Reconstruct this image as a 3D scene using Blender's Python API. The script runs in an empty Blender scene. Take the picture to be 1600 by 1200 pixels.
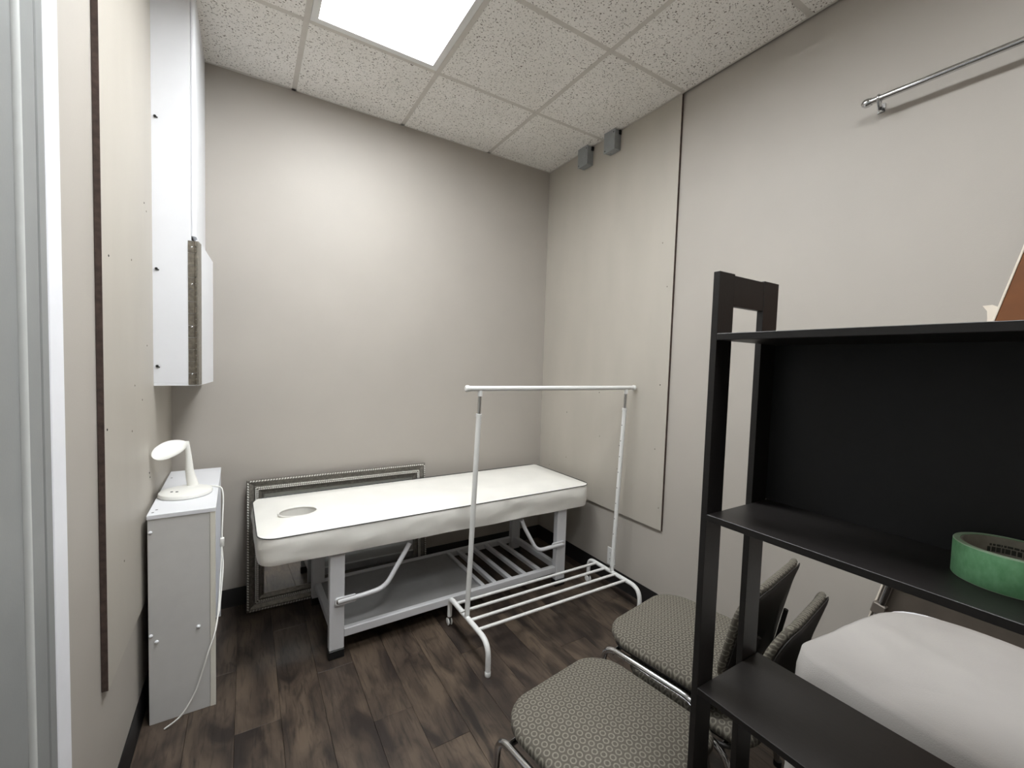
import bpy, bmesh, math, random
from mathutils import Vector, Matrix, noise
random.seed(7)
PI = math.pi
sc = bpy.context.scene
COL = sc.collection

# ------------------------------------------------------------------ camera, world, lights, exposure
XW, XE = -0.341, 2.010          # left / right wall faces
YB, YF = 2.770, -1.05           # back / front wall faces
CEIL = 2.875
PLY = 0.015                     # plywood sheets on both side walls

def cam_setup():
    yaw, pit, rol = -0.553885052, 0.0498961441, 0.0319557543
    cy, sy, cp, sp, cr, sr = math.cos(yaw), math.sin(yaw), math.cos(pit), math.sin(pit), math.cos(rol), math.sin(rol)
    Ry = Matrix(((cy, 0, sy), (0, 1, 0), (-sy, 0, cy)))
    Rx = Matrix(((1, 0, 0), (0, cp, -sp), (0, sp, cp)))
    Rz = Matrix(((cr, -sr, 0), (sr, cr, 0), (0, 0, 1)))
    M = Rz @ Rx @ Ry
    w = lambda r: Vector((M[r][0], M[r][2], -M[r][1]))
    right, up, back = w(0), -w(1), -w(2)
    cd = bpy.data.cameras.new('camera'); co = bpy.data.objects.new('camera', cd); COL.objects.link(co)
    m = Matrix.Identity(4)
    for i in range(3):
        m[i][0], m[i][1], m[i][2] = right[i], up[i], back[i]
    m.translation = (0, 0, 1.40)
    co.matrix_world = m
    cd.sensor_width = 36.0; cd.sensor_fit = 'HORIZONTAL'
    cd.lens = 671.794 / 1600 * 36.0
    cd.clip_start = 0.02
    sc.camera = co
cam_setup()

world = bpy.data.worlds.new('world'); sc.world = world; world.use_nodes = True
world.node_tree.nodes['Background'].inputs[0].default_value = (0.8, 0.85, 0.9, 1)
world.node_tree.nodes['Background'].inputs[1].default_value = 0.05
LAMP_MAIN, LAMP_BACK = 7.8, 10.0      # emission of the two ceiling troffers
sc.view_settings.view_transform = 'Standard'
sc.view_settings.look = 'None'
sc.view_settings.gamma = 1.0
sc.view_settings.use_curve_mapping = False
sc.view_settings.exposure = 1.79

# ------------------------------------------------------------------ materials
def lin(c):
    return tuple(((v / 255) / 12.92 if v / 255 <= 0.04045 else ((v / 255 + 0.055) / 1.055) ** 2.4) for v in c)

def new_mat(name):
    m = bpy.data.materials.new(name); m.use_nodes = True
    nt = m.node_tree
    return m, nt, nt.nodes['Principled BSDF']

def N(nt, t, **kw):
    n = nt.nodes.new(t)
    for k, v in kw.items(): setattr(n, k, v)
    return n

def mth(nt, op, a, b=None, c=None):
    n = nt.nodes.new('ShaderNodeMath'); n.operation = op
    for i, v in enumerate((a, b, c)):
        if v is None: continue
        if isinstance(v, (int, float)): n.inputs[i].default_value = v
        else: nt.links.new(v, n.inputs[i])
    return n.outputs[0]

def mix(nt, fac, a, b):
    n = nt.nodes.new('ShaderNodeMix'); n.data_type = 'RGBA'
    for i, v in ((0, fac), (6, a), (7, b)):
        if isinstance(v, (int, float)): n.inputs[i].default_value = v
        elif isinstance(v, tuple): n.inputs[i].default_value = (*v, 1)
        else: nt.links.new(v, n.inputs[i])
    return n.outputs[2]

def ramp(nt, fac, lo, hi):
    n = nt.nodes.new('ShaderNodeMapRange'); n.inputs[1].default_value = lo; n.inputs[2].default_value = hi
    nt.links.new(fac, n.inputs[0]); return n.outputs[0]

def noise_tex(nt, scale, detail=3, stretch=None, rough=0.5):
    tc = N(nt, 'ShaderNodeTexCoord'); t = N(nt, 'ShaderNodeTexNoise')
    t.inputs['Scale'].default_value = scale; t.inputs['Detail'].default_value = detail; t.inputs['Roughness'].default_value = rough
    if stretch:
        mp = N(nt, 'ShaderNodeMapping'); mp.inputs['Scale'].default_value = stretch
        nt.links.new(tc.outputs['Object'], mp.inputs['Vector']); nt.links.new(mp.outputs[0], t.inputs['Vector'])
    else:
        nt.links.new(tc.outputs['Object'], t.inputs['Vector'])
    return t.outputs['Fac']

def simple(name, rgb, rough=0.5, metal=0.0, var=0.06, nscale=20, bump=0.0, bscale=200, spec=0.5, stretch=None):
    m, nt, b = new_mat(name)
    c = lin(rgb)
    f = noise_tex(nt, nscale, 3, stretch)
    dark = tuple(max(0, v * (1 - var)) for v in c); light = tuple(min(1, v * (1 + var)) for v in c)
    nt.links.new(mix(nt, ramp(nt, f, 0.3, 0.7), dark, light), b.inputs['Base Color'])
    b.inputs['Roughness'].default_value = rough; b.inputs['Metallic'].default_value = metal
    b.inputs['Specular IOR Level'].default_value = spec
    if bump:
        bn = N(nt, 'ShaderNodeBump'); bn.inputs['Strength'].default_value = bump; bn.inputs['Distance'].default_value = 0.002
        nt.links.new(noise_tex(nt, bscale, 2), bn.inputs['Height']); nt.links.new(bn.outputs[0], b.inputs['Normal'])
    return m

M = {}
M['wall'] = simple('taupe_wall_paint', (174, 168, 160), 0.55, var=0.025, nscale=3, bump=0.12, bscale=260)
M['ply'] = simple('taupe_plywood_paint', (178, 172, 162), 0.5, var=0.04, nscale=5, bump=0.1, bscale=90, stretch=(1, 1, 0.3))
M['plyedge'] = simple('raw_plywood_edge', (74, 60, 54), 0.8, var=0.3, nscale=60, bump=0.3, bscale=150)
M['rubber'] = simple('black_rubber_base', (20, 18, 18), 0.5, var=0.1)
M['white'] = simple('white_laminate', (226, 227, 231), 0.4, var=0.02, nscale=6)
M['whitemetal'] = simple('white_powder_coat', (226, 226, 224), 0.35, var=0.02)
M['bedmetal'] = simple('pale_grey_bed_steel', (205, 205, 207), 0.4, var=0.02)
M['bedboard'] = simple('grey_bed_shelf_board', (140, 139, 138), 0.5, var=0.04)
M['vinyl'] = simple('white_bed_vinyl', (238, 236, 230), 0.42, var=0.025, nscale=8, bump=0.15, bscale=30)
M['piping'] = simple('dark_piping', (52, 54, 54), 0.5)
M['blackplastic'] = simple('black_plastic', (16, 16, 16), 0.5)
M['chrome'] = simple('chrome', (205, 206, 208), 0.12, 1.0, var=0.02)
M['steel'] = simple('brushed_steel', (168, 165, 158), 0.35, 1.0, var=0.12, nscale=90)
M['hingesteel'] = simple('worn_hinge_steel', (122, 116, 106), 0.42, 0.8, var=0.3, nscale=70)
M['greymetal'] = simple('grey_galvanised_box', (158, 162, 164), 0.45, 0.35, var=0.08)
M['silver'] = simple('antique_silver_frame', (228, 226, 220), 0.32, 0.35, var=0.1, nscale=120)
M['silverdark'] = simple('tarnished_silver', (126, 122, 115), 0.36, 0.55, var=0.25, nscale=80)
M['blackwood'] = simple('black_brown_wood', (24, 21, 20), 0.45, var=0.18, nscale=40, stretch=(6, 0.6, 6), bump=0.05, bscale=120)
M['blackpanel'] = simple('black_hardboard', (20, 20, 22), 0.62, var=0.12, nscale=60)
M['cabgrey'] = simple('cabinet_side_grey', (200, 199, 197), 0.5, var=0.02)
M['cream'] = simple('cream_edge_band', (222, 219, 208), 0.5, var=0.02)
M['lamp'] = simple('ivory_lamp_plastic', (234, 233, 228), 0.35, var=0.015)
M['doorgrey'] = simple('grey_door_paint', (140, 142, 141), 0.45, var=0.03, nscale=12, bump=0.08)
M['ridge'] = simple('light_grey_stop', (196, 198, 196), 0.45, var=0.03)
M['trimwhite'] = simple('bright_white_trim', (240, 241, 246), 0.4, var=0.015)
M['cloth'] = simple('white_grey_sheet', (166, 162, 158), 0.85, var=0.05, nscale=5, bump=0.25, bscale=420)
M['board'] = simple('brown_board', (110, 63, 22), 0.6, var=0.14, nscale=14)
M['clamp'] = simple('grey_clamp', (120, 112, 104), 0.5, 0.4)
M['darktaupe'] = simple('dark_taupe_board', (84, 76, 68), 0.6, var=0.1)
M['paper'] = simple('torn_paper', (226, 216, 202), 0.8, var=0.03)
M['core'] = simple('cardboard_core', (150, 146, 134), 0.75, var=0.1, nscale=90)
M['coreprint'] = simple('core_print_ink', (62, 62, 58), 0.8, var=0.2, nscale=150)
M['outlet'] = simple('white_outlet_plastic', (228, 228, 226), 0.35, var=0.01)
M['tee'] = simple('ceiling_grid_paint', (206, 201, 194), 0.5, var=0.04)
M['hole'] = simple('dark_hole', (24, 22, 20), 0.8)
M['scuff'] = simple('screw_filler', (120, 112, 102), 0.7)
M['cap'] = simple('grey_cap', (96, 96, 96), 0.6)
M['cable'] = simple('white_cable', (232, 231, 226), 0.45, var=0.01)
M['shell'] = simple('dark_chair_shell', (30, 26, 23), 0.6, var=0.15, nscale=200)

def m_tape():
    m, nt, b = new_mat('green_masking_tape')
    f = noise_tex(nt, 140, 4, (1, 1, 0.6)); g = noise_tex(nt, 22, 3)
    c = mix(nt, ramp(nt, f, 0.3, 0.7), lin((98, 158, 112)), lin((122, 182, 134)))
    c = mix(nt, mth(nt, 'MULTIPLY', ramp(nt, g, 0.4, 0.8), 0.35), c, lin((134, 190, 146)))
    nt.links.new(c, b.inputs['Base Color']); b.inputs['Roughness'].default_value = 0.7
    return m
M['tape'] = m_tape()
M['tapeedge'] = simple('pale_tape_edge', (168, 196, 168), 0.7, var=0.06, nscale=60)

def m_mirror():
    m, nt, b = new_mat('mirror_glass')
    f = noise_tex(nt, 4, 2)
    nt.links.new(mix(nt, f, (0.74, 0.75, 0.75), (0.80, 0.81, 0.81)), b.inputs['Base Color'])
    b.inputs['Metallic'].default_value = 1.0; b.inputs['Roughness'].default_value = 0.03
    return m
M['mirror'] = m_mirror()

def m_plank():
    m, nt, b = new_mat('dark_wood_plank')
    oi = N(nt, 'ShaderNodeObjectInfo'); tc = N(nt, 'ShaderNodeTexCoord')
    add = N(nt, 'ShaderNodeVectorMath', operation='ADD')
    cmb = N(nt, 'ShaderNodeCombineXYZ')
    nt.links.new(mth(nt, 'MULTIPLY', oi.outputs['Random'], 37.0), cmb.inputs[0]); nt.links.new(mth(nt, 'MULTIPLY', oi.outputs['Random'], 91.0), cmb.inputs[1])
    nt.links.new(tc.outputs['Object'], add.inputs[0]); nt.links.new(cmb.outputs[0], add.inputs[1])
    def nz(scale, st, det, dist=0.0):
        mp = N(nt, 'ShaderNodeMapping'); mp.inputs['Scale'].default_value = st
        t = N(nt, 'ShaderNodeTexNoise'); t.inputs['Scale'].default_value = scale; t.inputs['Detail'].default_value = det; t.inputs['Distortion'].default_value = dist
        nt.links.new(add.outputs[0], mp.inputs[0]); nt.links.new(mp.outputs[0], t.inputs[0]); return t.outputs['Fac']
    big = nz(9, (1.0, 0.38, 1), 6, 0.9); grain = nz(26, (3.2, 0.30, 1), 6, 0.8); knots = nz(13, (1.4, 0.5, 1), 4, 1.4)
    c = mix(nt, ramp(nt, big, 0.36, 0.66), lin((38, 30, 26)), lin((96, 82, 69)))
    c = mix(nt, mth(nt, 'MULTIPLY', ramp(nt, grain, 0.5, 0.72), 0.75), c, lin((30, 24, 20)))
    c = mix(nt, mth(nt, 'MULTIPLY', ramp(nt, knots, 0.6, 0.74), 0.6), c, lin((26, 20, 17)))
    c = mix(nt, mth(nt, 'MULTIPLY', oi.outputs['Random'], 0.3), c, lin((56, 46, 42)))
    nt.links.new(c, b.inputs['Base Color'])
    nt.links.new(mth(nt, 'ADD', mth(nt, 'MULTIPLY', grain, 0.2), 0.36), b.inputs['Roughness'])
    bn = N(nt, 'ShaderNodeBump'); bn.inputs['Strength'].default_value = 0.25; bn.inputs['Distance'].default_value = 0.001
    nt.links.new(grain, bn.inputs['Height']); nt.links.new(bn.outputs[0], b.inputs['Normal'])
    return m
M['plank'] = m_plank()

def m_tile():
    m, nt, b = new_mat('fissured_ceiling_tile')
    oi = N(nt, 'ShaderNodeObjectInfo'); tc = N(nt, 'ShaderNodeTexCoord')
    geo = N(nt, 'ShaderNodeNewGeometry')
    def nz(scale, det, rough=0.5):
        t = N(nt, 'ShaderNodeTexNoise'); t.inputs['Scale'].default_value = scale; t.inputs['Detail'].default_value = det; t.inputs['Roughness'].default_value = rough
        nt.links.new(geo.outputs['Position'], t.inputs[0]); return t.outputs['Fac']
    f = nz(120, 3, 0.6); g = nz(190, 2); h = nz(3, 2)
    base = mix(nt, ramp(nt, h, 0.3, 0.7), lin((236, 233, 228)), lin((245, 242, 238)))
    c = mix(nt, ramp(nt, f, 0.585, 0.65), base, lin((112, 104, 96)))
    c = mix(nt, mth(nt, 'MULTIPLY', ramp(nt, g, 0.62, 0.72), 0.6), c, lin((140, 130, 120)))
    nt.links.new(c, b.inputs['Base Color']); b.inputs['Roughness'].default_value = 0.9
    bn = N(nt, 'ShaderNodeBump'); bn.inputs['Strength'].default_value = 0.35; bn.inputs['Distance'].default_value = 0.002; bn.invert = True
    nt.links.new(ramp(nt, f, 0.55, 0.7), bn.inputs['Height']); nt.links.new(bn.outputs[0], b.inputs['Normal'])
    return m
M['tile'] = m_tile()

def m_fabric(name, second):
    m, nt, b = new_mat(name)
    tc = N(nt, 'ShaderNodeTexCoord'); sx = N(nt, 'ShaderNodeSeparateXYZ'); nt.links.new(tc.outputs['Object'], sx.inputs[0])
    s = 0.0215
    u = mth(nt, 'DIVIDE', sx.outputs[0], s); v = mth(nt, 'DIVIDE', sx.outputs[second], s * 0.87)
    row = mth(nt, 'FLOOR', v)
    u = mth(nt, 'ADD', u, mth(nt, 'MULTIPLY', mth(nt, 'FLOORED_MODULO', row, 2.0), 0.5))
    fu = mth(nt, 'SUBTRACT', mth(nt, 'FRACT', u), 0.5); fv = mth(nt, 'MULTIPLY', mth(nt, 'SUBTRACT', mth(nt, 'FRACT', v), 0.5), 0.87)
    d = mth(nt, 'SQRT', mth(nt, 'ADD', mth(nt, 'MULTIPLY', fu, fu), mth(nt, 'MULTIPLY', fv, fv)))
    e = mth(nt, 'ABSOLUTE', mth(nt, 'SUBTRACT', d, 0.31))
    ring = N(nt, 'ShaderNodeMapRange'); ring.inputs[1].default_value = 0.05; ring.inputs[2].default_value = 0.10
    ring.inputs[3].default_value = 1.0; ring.inputs[4].default_value = 0.0
    nt.links.new(e, ring.inputs[0])
    w = noise_tex(nt, 600, 2)
    base = mix(nt, ramp(nt, w, 0.3, 0.7), lin((74, 70, 64)), lin((96, 91, 83)))
    rc = mix(nt, ramp(nt, w, 0.3, 0.7), lin((112, 108, 98)), lin((138, 134, 122)))
    nt.links.new(mix(nt, mth(nt, 'MULTIPLY', ring.outputs[0], 0.85), base, rc), b.inputs['Base Color'])
    b.inputs['Roughness'].default_value = 0.9; b.inputs['Specular IOR Level'].default_value = 0.2
    bn = N(nt, 'ShaderNodeBump'); bn.inputs['Strength'].default_value = 0.3; bn.inputs['Distance'].default_value = 0.001
    nt.links.new(w, bn.inputs['Height']); nt.links.new(bn.outputs[0], b.inputs['Normal'])
    return m
M['fabric_seat'] = m_fabric('ring_fabric_seat', 1)
M['fabric_back'] = m_fabric('ring_fabric_back', 2)

def m_emit(name, rgb, s):
    m, nt, b = new_mat(name)
    b.inputs['Base Color'].default_value = (0.9, 0.9, 0.9, 1)
    b.inputs['Emission Color'].default_value = (*rgb, 1); b.inputs['Emission Strength'].default_value = s
    return m
M['glow_main'] = m_emit('troffer_diffuser', (0.955, 0.985, 1.0), LAMP_MAIN)
M['glow_back'] = m_emit('troffer_diffuser_back', (0.955, 0.985, 1.0), LAMP_BACK)

# ------------------------------------------------------------------ mesh helpers
def box(bm, x0, x1, y0, y1, z0, z1, bev=0.0, seg=1, mtx=None):
    t = bmesh.new()
    vs = [t.verts.new((x, y, z)) for x in (x0, x1) for y in (y0, y1) for z in (z0, z1)]
    for f in ((0, 1, 3, 2), (4, 6, 7, 5), (0, 4, 5, 1), (2, 3, 7, 6), (0, 2, 6, 4), (1, 5, 7, 3)):
        t.faces.new([vs[i] for i in f])
    if bev: bmesh.ops.bevel(t, geom=t.edges[:], offset=bev, segments=seg, affect='EDGES', profile=0.5)
    if mtx: t.transform(mtx)
    merge(bm, t); return bm

def merge(bm, t):
    me = bpy.data.meshes.new('tmp'); bmesh.ops.recalc_face_normals(t, faces=t.faces[:]); t.to_mesh(me); t.free()
    bm.from_mesh(me); bpy.data.meshes.remove(me)

def smooth_path(pts, rad, n=6):
    """replace inner corners by arcs"""
    P = [Vector(p) for p in pts]; out = [P[0]]
    for i in range(1, len(P) - 1):
        a, b, c = P[i - 1], P[i], P[i + 1]
        r = rad[i] if isinstance(rad, (list, tuple)) else rad
        d0 = (a - b); d1 = (c - b); L = min(r, d0.length * .49, d1.length * .49)
        p0 = b + d0.normalized() * L; p1 = b + d1.normalized() * L
        for k in range(n + 1):
            t = k / n; out.append(p0 * (1 - t) ** 2 + b * 2 * t * (1 - t) + p1 * t * t)
    out.append(P[-1]); return out

def tube(bm, pts, r, seg=12, closed=False, caps=True):
    P = [Vector(p) for p in pts]; n = len(P)
    rr = r if isinstance(r, (list, tuple)) else [r] * n
    tan = []
    for i in range(n):
        a = P[(i - 1) % n] if (closed or i > 0) else P[i]; b = P[(i + 1) % n] if (closed or i < n - 1) else P[i]
        tan.append((b - a).normalized())
    ref = Vector((0, 0, 1)) if abs(tan[0].z) < 0.9 else Vector((1, 0, 0))
    u = tan[0].cross(ref).normalized(); rings = []
    for i in range(n):
        u = (u - tan[i] * u.dot(tan[i])).normalized(); v = tan[i].cross(u)
        rings.append([bm.verts.new(P[i] + (u * math.cos(2 * PI * k / seg) + v * math.sin(2 * PI * k / seg)) * rr[i]) for k in range(seg)])
    for i in range(n if closed else n - 1):
        A, B = rings[i], rings[(i + 1) % n]
        for k in range(seg): bm.faces.new((A[k], A[(k + 1) % seg], B[(k + 1) % seg], B[k]))
    if caps and not closed:
        bm.faces.new(rings[0][::-1]); bm.faces.new(rings[-1])
    return bm

def lathe(bm, prof, c=(0, 0, 0), seg=32, axis='z', mtx=None, closed=False):
    """prof: list of (r, h)"""
    t = bmesh.new(); rings = []
    for r, h in prof:
        if r < 1e-6: rings.append([t.verts.new((0, 0, h))])
        else: rings.append([t.verts.new((r * math.cos(2 * PI * k / seg), r * math.sin(2 * PI * k / seg), h)) for k in range(seg)])
    idx = list(range(len(rings) - 1)) + ([len(rings) - 1] if closed else [])
    for i in idx:
        A, B = rings[i], rings[(i + 1) % len(rings)]
        for k in range(seg):
            k2 = (k + 1) % seg
            if len(A) == 1 and len(B) == 1: continue
            if len(A) == 1: t.faces.new((A[0], B[k2], B[k]))
            elif len(B) == 1: t.faces.new((A[k], A[k2], B[0]))
            else: t.faces.new((A[k], A[k2], B[k2], B[k]))
    if axis == 'y': t.transform(Matrix.Rotation(PI / 2, 4, 'X'))
    if axis == 'x': t.transform(Matrix.Rotation(PI / 2, 4, 'Y'))
    t.transform(Matrix.Translation(c))
    if mtx: t.transform(mtx)
    merge(bm, t); return bm

def prism(bm, poly, axis, a, b, bev=0.0, mtx=None):
    """extrude a polygon of 2-D points along axis from a to b"""
    t = bmesh.new()
    def mk(p, h):
        return {'x': (h, p[0], p[1]), 'y': (p[0], h, p[1]), 'z': (p[0], p[1], h)}[axis]
    A = [t.verts.new(mk(p, a)) for p in poly]; B = [t.verts.new(mk(p, b)) for p in poly]
    t.faces.new(A); t.faces.new(B[::-1]); n = len(poly)
    for i in range(n): t.faces.new((A[i], A[(i + 1) % n], B[(i + 1) % n], B[i]))
    bmesh.ops.recalc_face_normals(t, faces=t.faces[:])
    if bev: bmesh.ops.bevel(t, geom=t.edges[:], offset=bev, segments=1, affect='EDGES')
    if mtx: t.transform(mtx)
    merge(bm, t); return bm

def rrect(x0, x1, y0, y1, r, n=6):
    """rounded rectangle outline, counter-clockwise; r = one radius or four (x1y1, x0y1, x0y0, x1y0)"""
    R = r if isinstance(r, (list, tuple)) else [r] * 4; out = []
    for (cx, cy, a0, q) in ((x1 - R[0], y1 - R[0], 0, R[0]), (x0 + R[1], y1 - R[1], 90, R[1]), (x0 + R[2], y0 + R[2], 180, R[2]), (x1 - R[3], y0 + R[3], 270, R[3])):
        for k in range(n + 1):
            a = math.radians(a0 + 90 * k / n); out.append((cx + q * math.cos(a), cy + q * math.sin(a)))
    return out

def obj(name, bm, mat, parent=None, ang=35, loc=None, mesh=None):
    if mesh is None:
        bmesh.ops.recalc_face_normals(bm, faces=bm.faces[:])
        me = bpy.data.meshes.new(name); bm.to_mesh(me); bm.free()
        for p in me.polygons: p.use_smooth = True
        me.set_sharp_from_angle(angle=math.radians(ang))
        for mm in (mat if isinstance(mat, (list, tuple)) else [mat]): me.materials.append(mm)
    else: me = mesh
    o = bpy.data.objects.new(name, me); COL.objects.link(o)
    if parent: o.parent = parent
    if loc: o.location = loc
    return o

def thing(name, label, cat, loc=(0, 0, 0), rz=0.0, group=None):
    o = bpy.data.objects.new(name, None); COL.objects.link(o); o.empty_display_size = 0.05
    o.location = loc; o.rotation_euler = (0, 0, rz); o['label'] = label; o['category'] = cat
    if group: o['group'] = group
    return o

def struct(name, bm, mat, label=None):
    o = obj(name, bm, mat); o['kind'] = 'structure'
    if label: o['label'] = label
    return o
B = bmesh.new

# ------------------------------------------------------------------ room shell
T = 0.10
struct('wall_back', box(B(), XW - T, XE + T, YB, YB + T, -0.05, CEIL + .12), M['wall'], 'taupe painted back wall behind the white massage bed')
wl = struct('wall_left', box(B(), XW - T, XW, YF, YB, -0.05, CEIL + .12), M['wall'], 'taupe left wall with painted plywood sheet and grey door')
wr = struct('wall_right', box(B(), XE, XE + T, YF, YB, -0.05, CEIL + .12), M['wall'], 'taupe right wall with painted plywood sheet near the corner')
struct('wall_front', box(B(), XW - T, XE + T, YF - T, YF, -0.05, CEIL + .12), M['wall'], 'taupe wall behind the camera')

# plywood sheets screwed to both side walls (face painted, near edge left raw)
def ply_sheet(parent, x0, x1, y0, y1, z0, z1, screws):
    bm = box(B(), x0, x1, y0, y1, z0, z1, 0.0008)
    for f in bm.faces: f.material_index = 1 if (f.normal.y < -0.7 or f.normal.z < -0.7) else 0
    p = obj('plywood_panel', bm, [M['ply'], M['plyedge']], parent)
    for (y, z, dark) in screws:
        face = x0 if x0 > 1 else x1
        s = -1 if x0 > 1 else 1
        obj('screw_head', lathe(B(), [(0, .0014), (.0022, .0013), (.0036, .0002), (.0036, -.001)], seg=10, mtx=Matrix.Translation((face, y, z)) @ Matrix.Rotation(s * PI / 2, 4, 'Y')), M['hole'] if dark else M['scuff'], p)
ply_sheet(wr, XE - PLY, XE - 0.0005, 1.576, YB - 0.001, 0.474, CEIL - 0.001,
          [(1.66, 2.10, 0), (1.63, 1.30, 1), (1.645, .93, 0), (1.60, .60, 0), (2.12, 1.22, 1), (2.10, .93, 0), (1.92, .90, 1), (1.93, .75, 0), (2.45, 1.05, 1), (2.44, .72, 0), (1.615, 1.85, 0), (2.64, .62, 0)])
ply_sheet(wl, XW + 0.0005, XW + PLY, 1.554, YB - 0.001, 0.452, CEIL - 0.001,
          [(2.12, 1.95, 1), (2.16, 1.93, 0), (1.90, 1.70, 0), (1.93, 1.28, 0), (2.15, 1.42, 0), (1.62, 1.66, 1), (1.88, 1.13, 0), (2.05, 1.22, 0), (1.58, 1.18, 1), (2.17, .92, 1), (2.18, .90, 1), (1.75, .74, 0)])

# rubber cove base
def base(name, poly_axis, a, b, flip):
    prof = [(0, 0), (.0045, 0), (.0045, .094), (.002, .1005), (0, .1005)]
    return prof
bm = B(); prism(bm, [(YB, 0), (YB - .009, 0), (YB - .0045, .01), (YB - .0045, .095), (YB - .002, .1), (YB, .1)], 'x', XW, XE); struct('baseboard_back', bm, M['rubber'])
bm = B(); prism(bm, [(XE, 0), (XE - .009, 0), (XE - .0045, .01), (XE - .0045, .095), (XE - .002, .1), (XE, .1)], 'y', YF, YB); struct('baseboard_right', bm, M['rubber'])
bm = B(); prism(bm, [(XW, 0), (XW + .009, 0), (XW + .0045, .01), (XW + .0045, .095), (XW + .002, .1), (XW, .1)], 'y', 1.30, YB); struct('baseboard_left', bm, M['rubber'])

# floor: dark wood-look planks, each a piece
fl = struct('floor', box(B(), XW - T, XE + T, YF - T, YB + T, -0.06, -0.009), M['hole'], 'dark brown wood-look plank floor')
PW, PL, G = 0.152, 1.22, 0.0008
plank_mesh = {}
def plank(x0, x1, y0, y1):
    w, l = round(x1 - x0, 4), round(y1 - y0, 4)
    k = (w, l)
    if k in plank_mesh:
        return obj('plank', None, None, fl, loc=((x0 + x1) / 2, (y0 + y1) / 2, 0), mesh=plank_mesh[k])
    bm = box(B(), -w / 2 + G / 2, w / 2 - G / 2, -l / 2 + G / 2, l / 2 - G / 2, -0.009, 0.0, 0.0007)
    o = obj('plank', bm, M['plank'], fl, loc=((x0 + x1) / 2, (y0 + y1) / 2, 0)); plank_mesh[k] = o.data
x = XW; i = 0
while x < XE - .01:
    x1 = min(x + PW, XE); y = YF - [0.0, .43, .81, .2, .62, 1.0][i % 6]
    while y < YB - .005:
        a, b = max(y, YF), min(y + PL, YB)
        if b - a > .01: plank(x, x1, a, b)
        y += PL
    x = x1; i += 1

# suspended ceiling: tees and lay-in tiles, each a piece
ce = struct('ceiling', box(B(), XW - T, XE + T, YF - T, YB + T, CEIL + .11, CEIL + .16), M['hole'], 'suspended ceiling of speckled off-white tiles')
GX = [XW, -0.387 + .0, 0.223, 0.835, 1.453, XE]; GX = [XW, 0.223, 0.835, 1.453, XE - PLY]
GY = [YF, 0.343 - .61 * 2, 0.343 - .61, 0.343, 0.953, 1.563, 2.173, YB]
cells_light = {(1, 4): 'main', (1, 5): None, (1, 2): 'back'}
tile_mesh = {}
for ix in range(len(GX) - 1):
    for iy in range(len(GY) - 1):
        if (ix, iy) in cells_light: continue
        w, l = round(GX[ix + 1] - GX[ix] - .022, 4), round(GY[iy + 1] - GY[iy] - .022, 4)
        c = ((GX[ix] + GX[ix + 1]) / 2, (GY[iy] + GY[iy + 1]) / 2, CEIL + .0)
        if (w, l) in tile_mesh: o = obj('ceiling_tile', None, None, ce, loc=c, mesh=tile_mesh[(w, l)])
        else:
            o = obj('ceiling_tile', box(B(), -w / 2, w / 2, -l / 2, l / 2, -.0035, .012, .002), M['tile'], ce, loc=c); tile_mesh[(w, l)] = o.data
        o.rotation_euler = (random.uniform(-.0012, .0012), random.uniform(-.0012, .0012), 0); o.location.z += random.uniform(0, .0015)
for gx in GX[1:-1]: obj('grid_tee', box(B(), gx - .012, gx + .012, YF, YB, CEIL - .002, CEIL + .03, .0006), M['tee'], ce)
for k, gy in enumerate(GY[1:-1]):
    for ix in range(len(GX) - 1):
        if ix == 1 and abs(gy - 1.563) < .01: continue
        obj('grid_tee', box(B(), GX[ix] + .012, GX[ix + 1] - .012, gy - .012, gy + .012, CEIL - .0015, CEIL + .03, .0006), M['tee'], ce)
obj('wall_angle', box(B(), XW, XE, YB - .022, YB, CEIL - .002, CEIL + .02, .0006), M['tee'], ce)
obj('wall_angle', box(B(), XE - PLY - .020, XE - PLY, YF, YB - .022, CEIL - .002, CEIL + .02, .0006), M['tee'], ce)
obj('wall_angle', box(B(), XW + PLY, XW + PLY + .020, YF, YB - .022, CEIL - .002, CEIL + .02, .0006), M['tee'], ce)

for (ix, iy), k in cells_light.items():
    if k is None: continue
    x0, x1, y0, y1 = GX[ix] + .013, GX[ix + 1] - .013, GY[iy] + .013, GY[iy + (2 if k == 'main' else 1)] - .013
    t = thing('ceiling_light', 'square recessed ceiling light above the open floor in front of the massage bed' if k == 'main' else 'square recessed ceiling light behind the camera', 'light', ((x0 + x1) / 2, (y0 + y1) / 2, CEIL), group=None)
    w, l = (x1 - x0) / 2, (y1 - y0) / 2
    bm = B()
    for a in ((-w, w, -l, -l + .03), (-w, w, l - .03, l), (-w, -w + .03, -l + .03, l - .03), (w - .03, w, -l + .03, l - .03)): box(bm, *a, -.004, .08)
    box(bm, -w, w, -l, l, .081, .085)
    obj('light_frame', bm, M['whitemetal'], t)
    obj('diffuser', box(B(), -w + .031, w - .031, -l + .031, l - .031, .035, .041, .001), M['glow_main' if k == 'main' else 'glow_back'], t)

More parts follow.
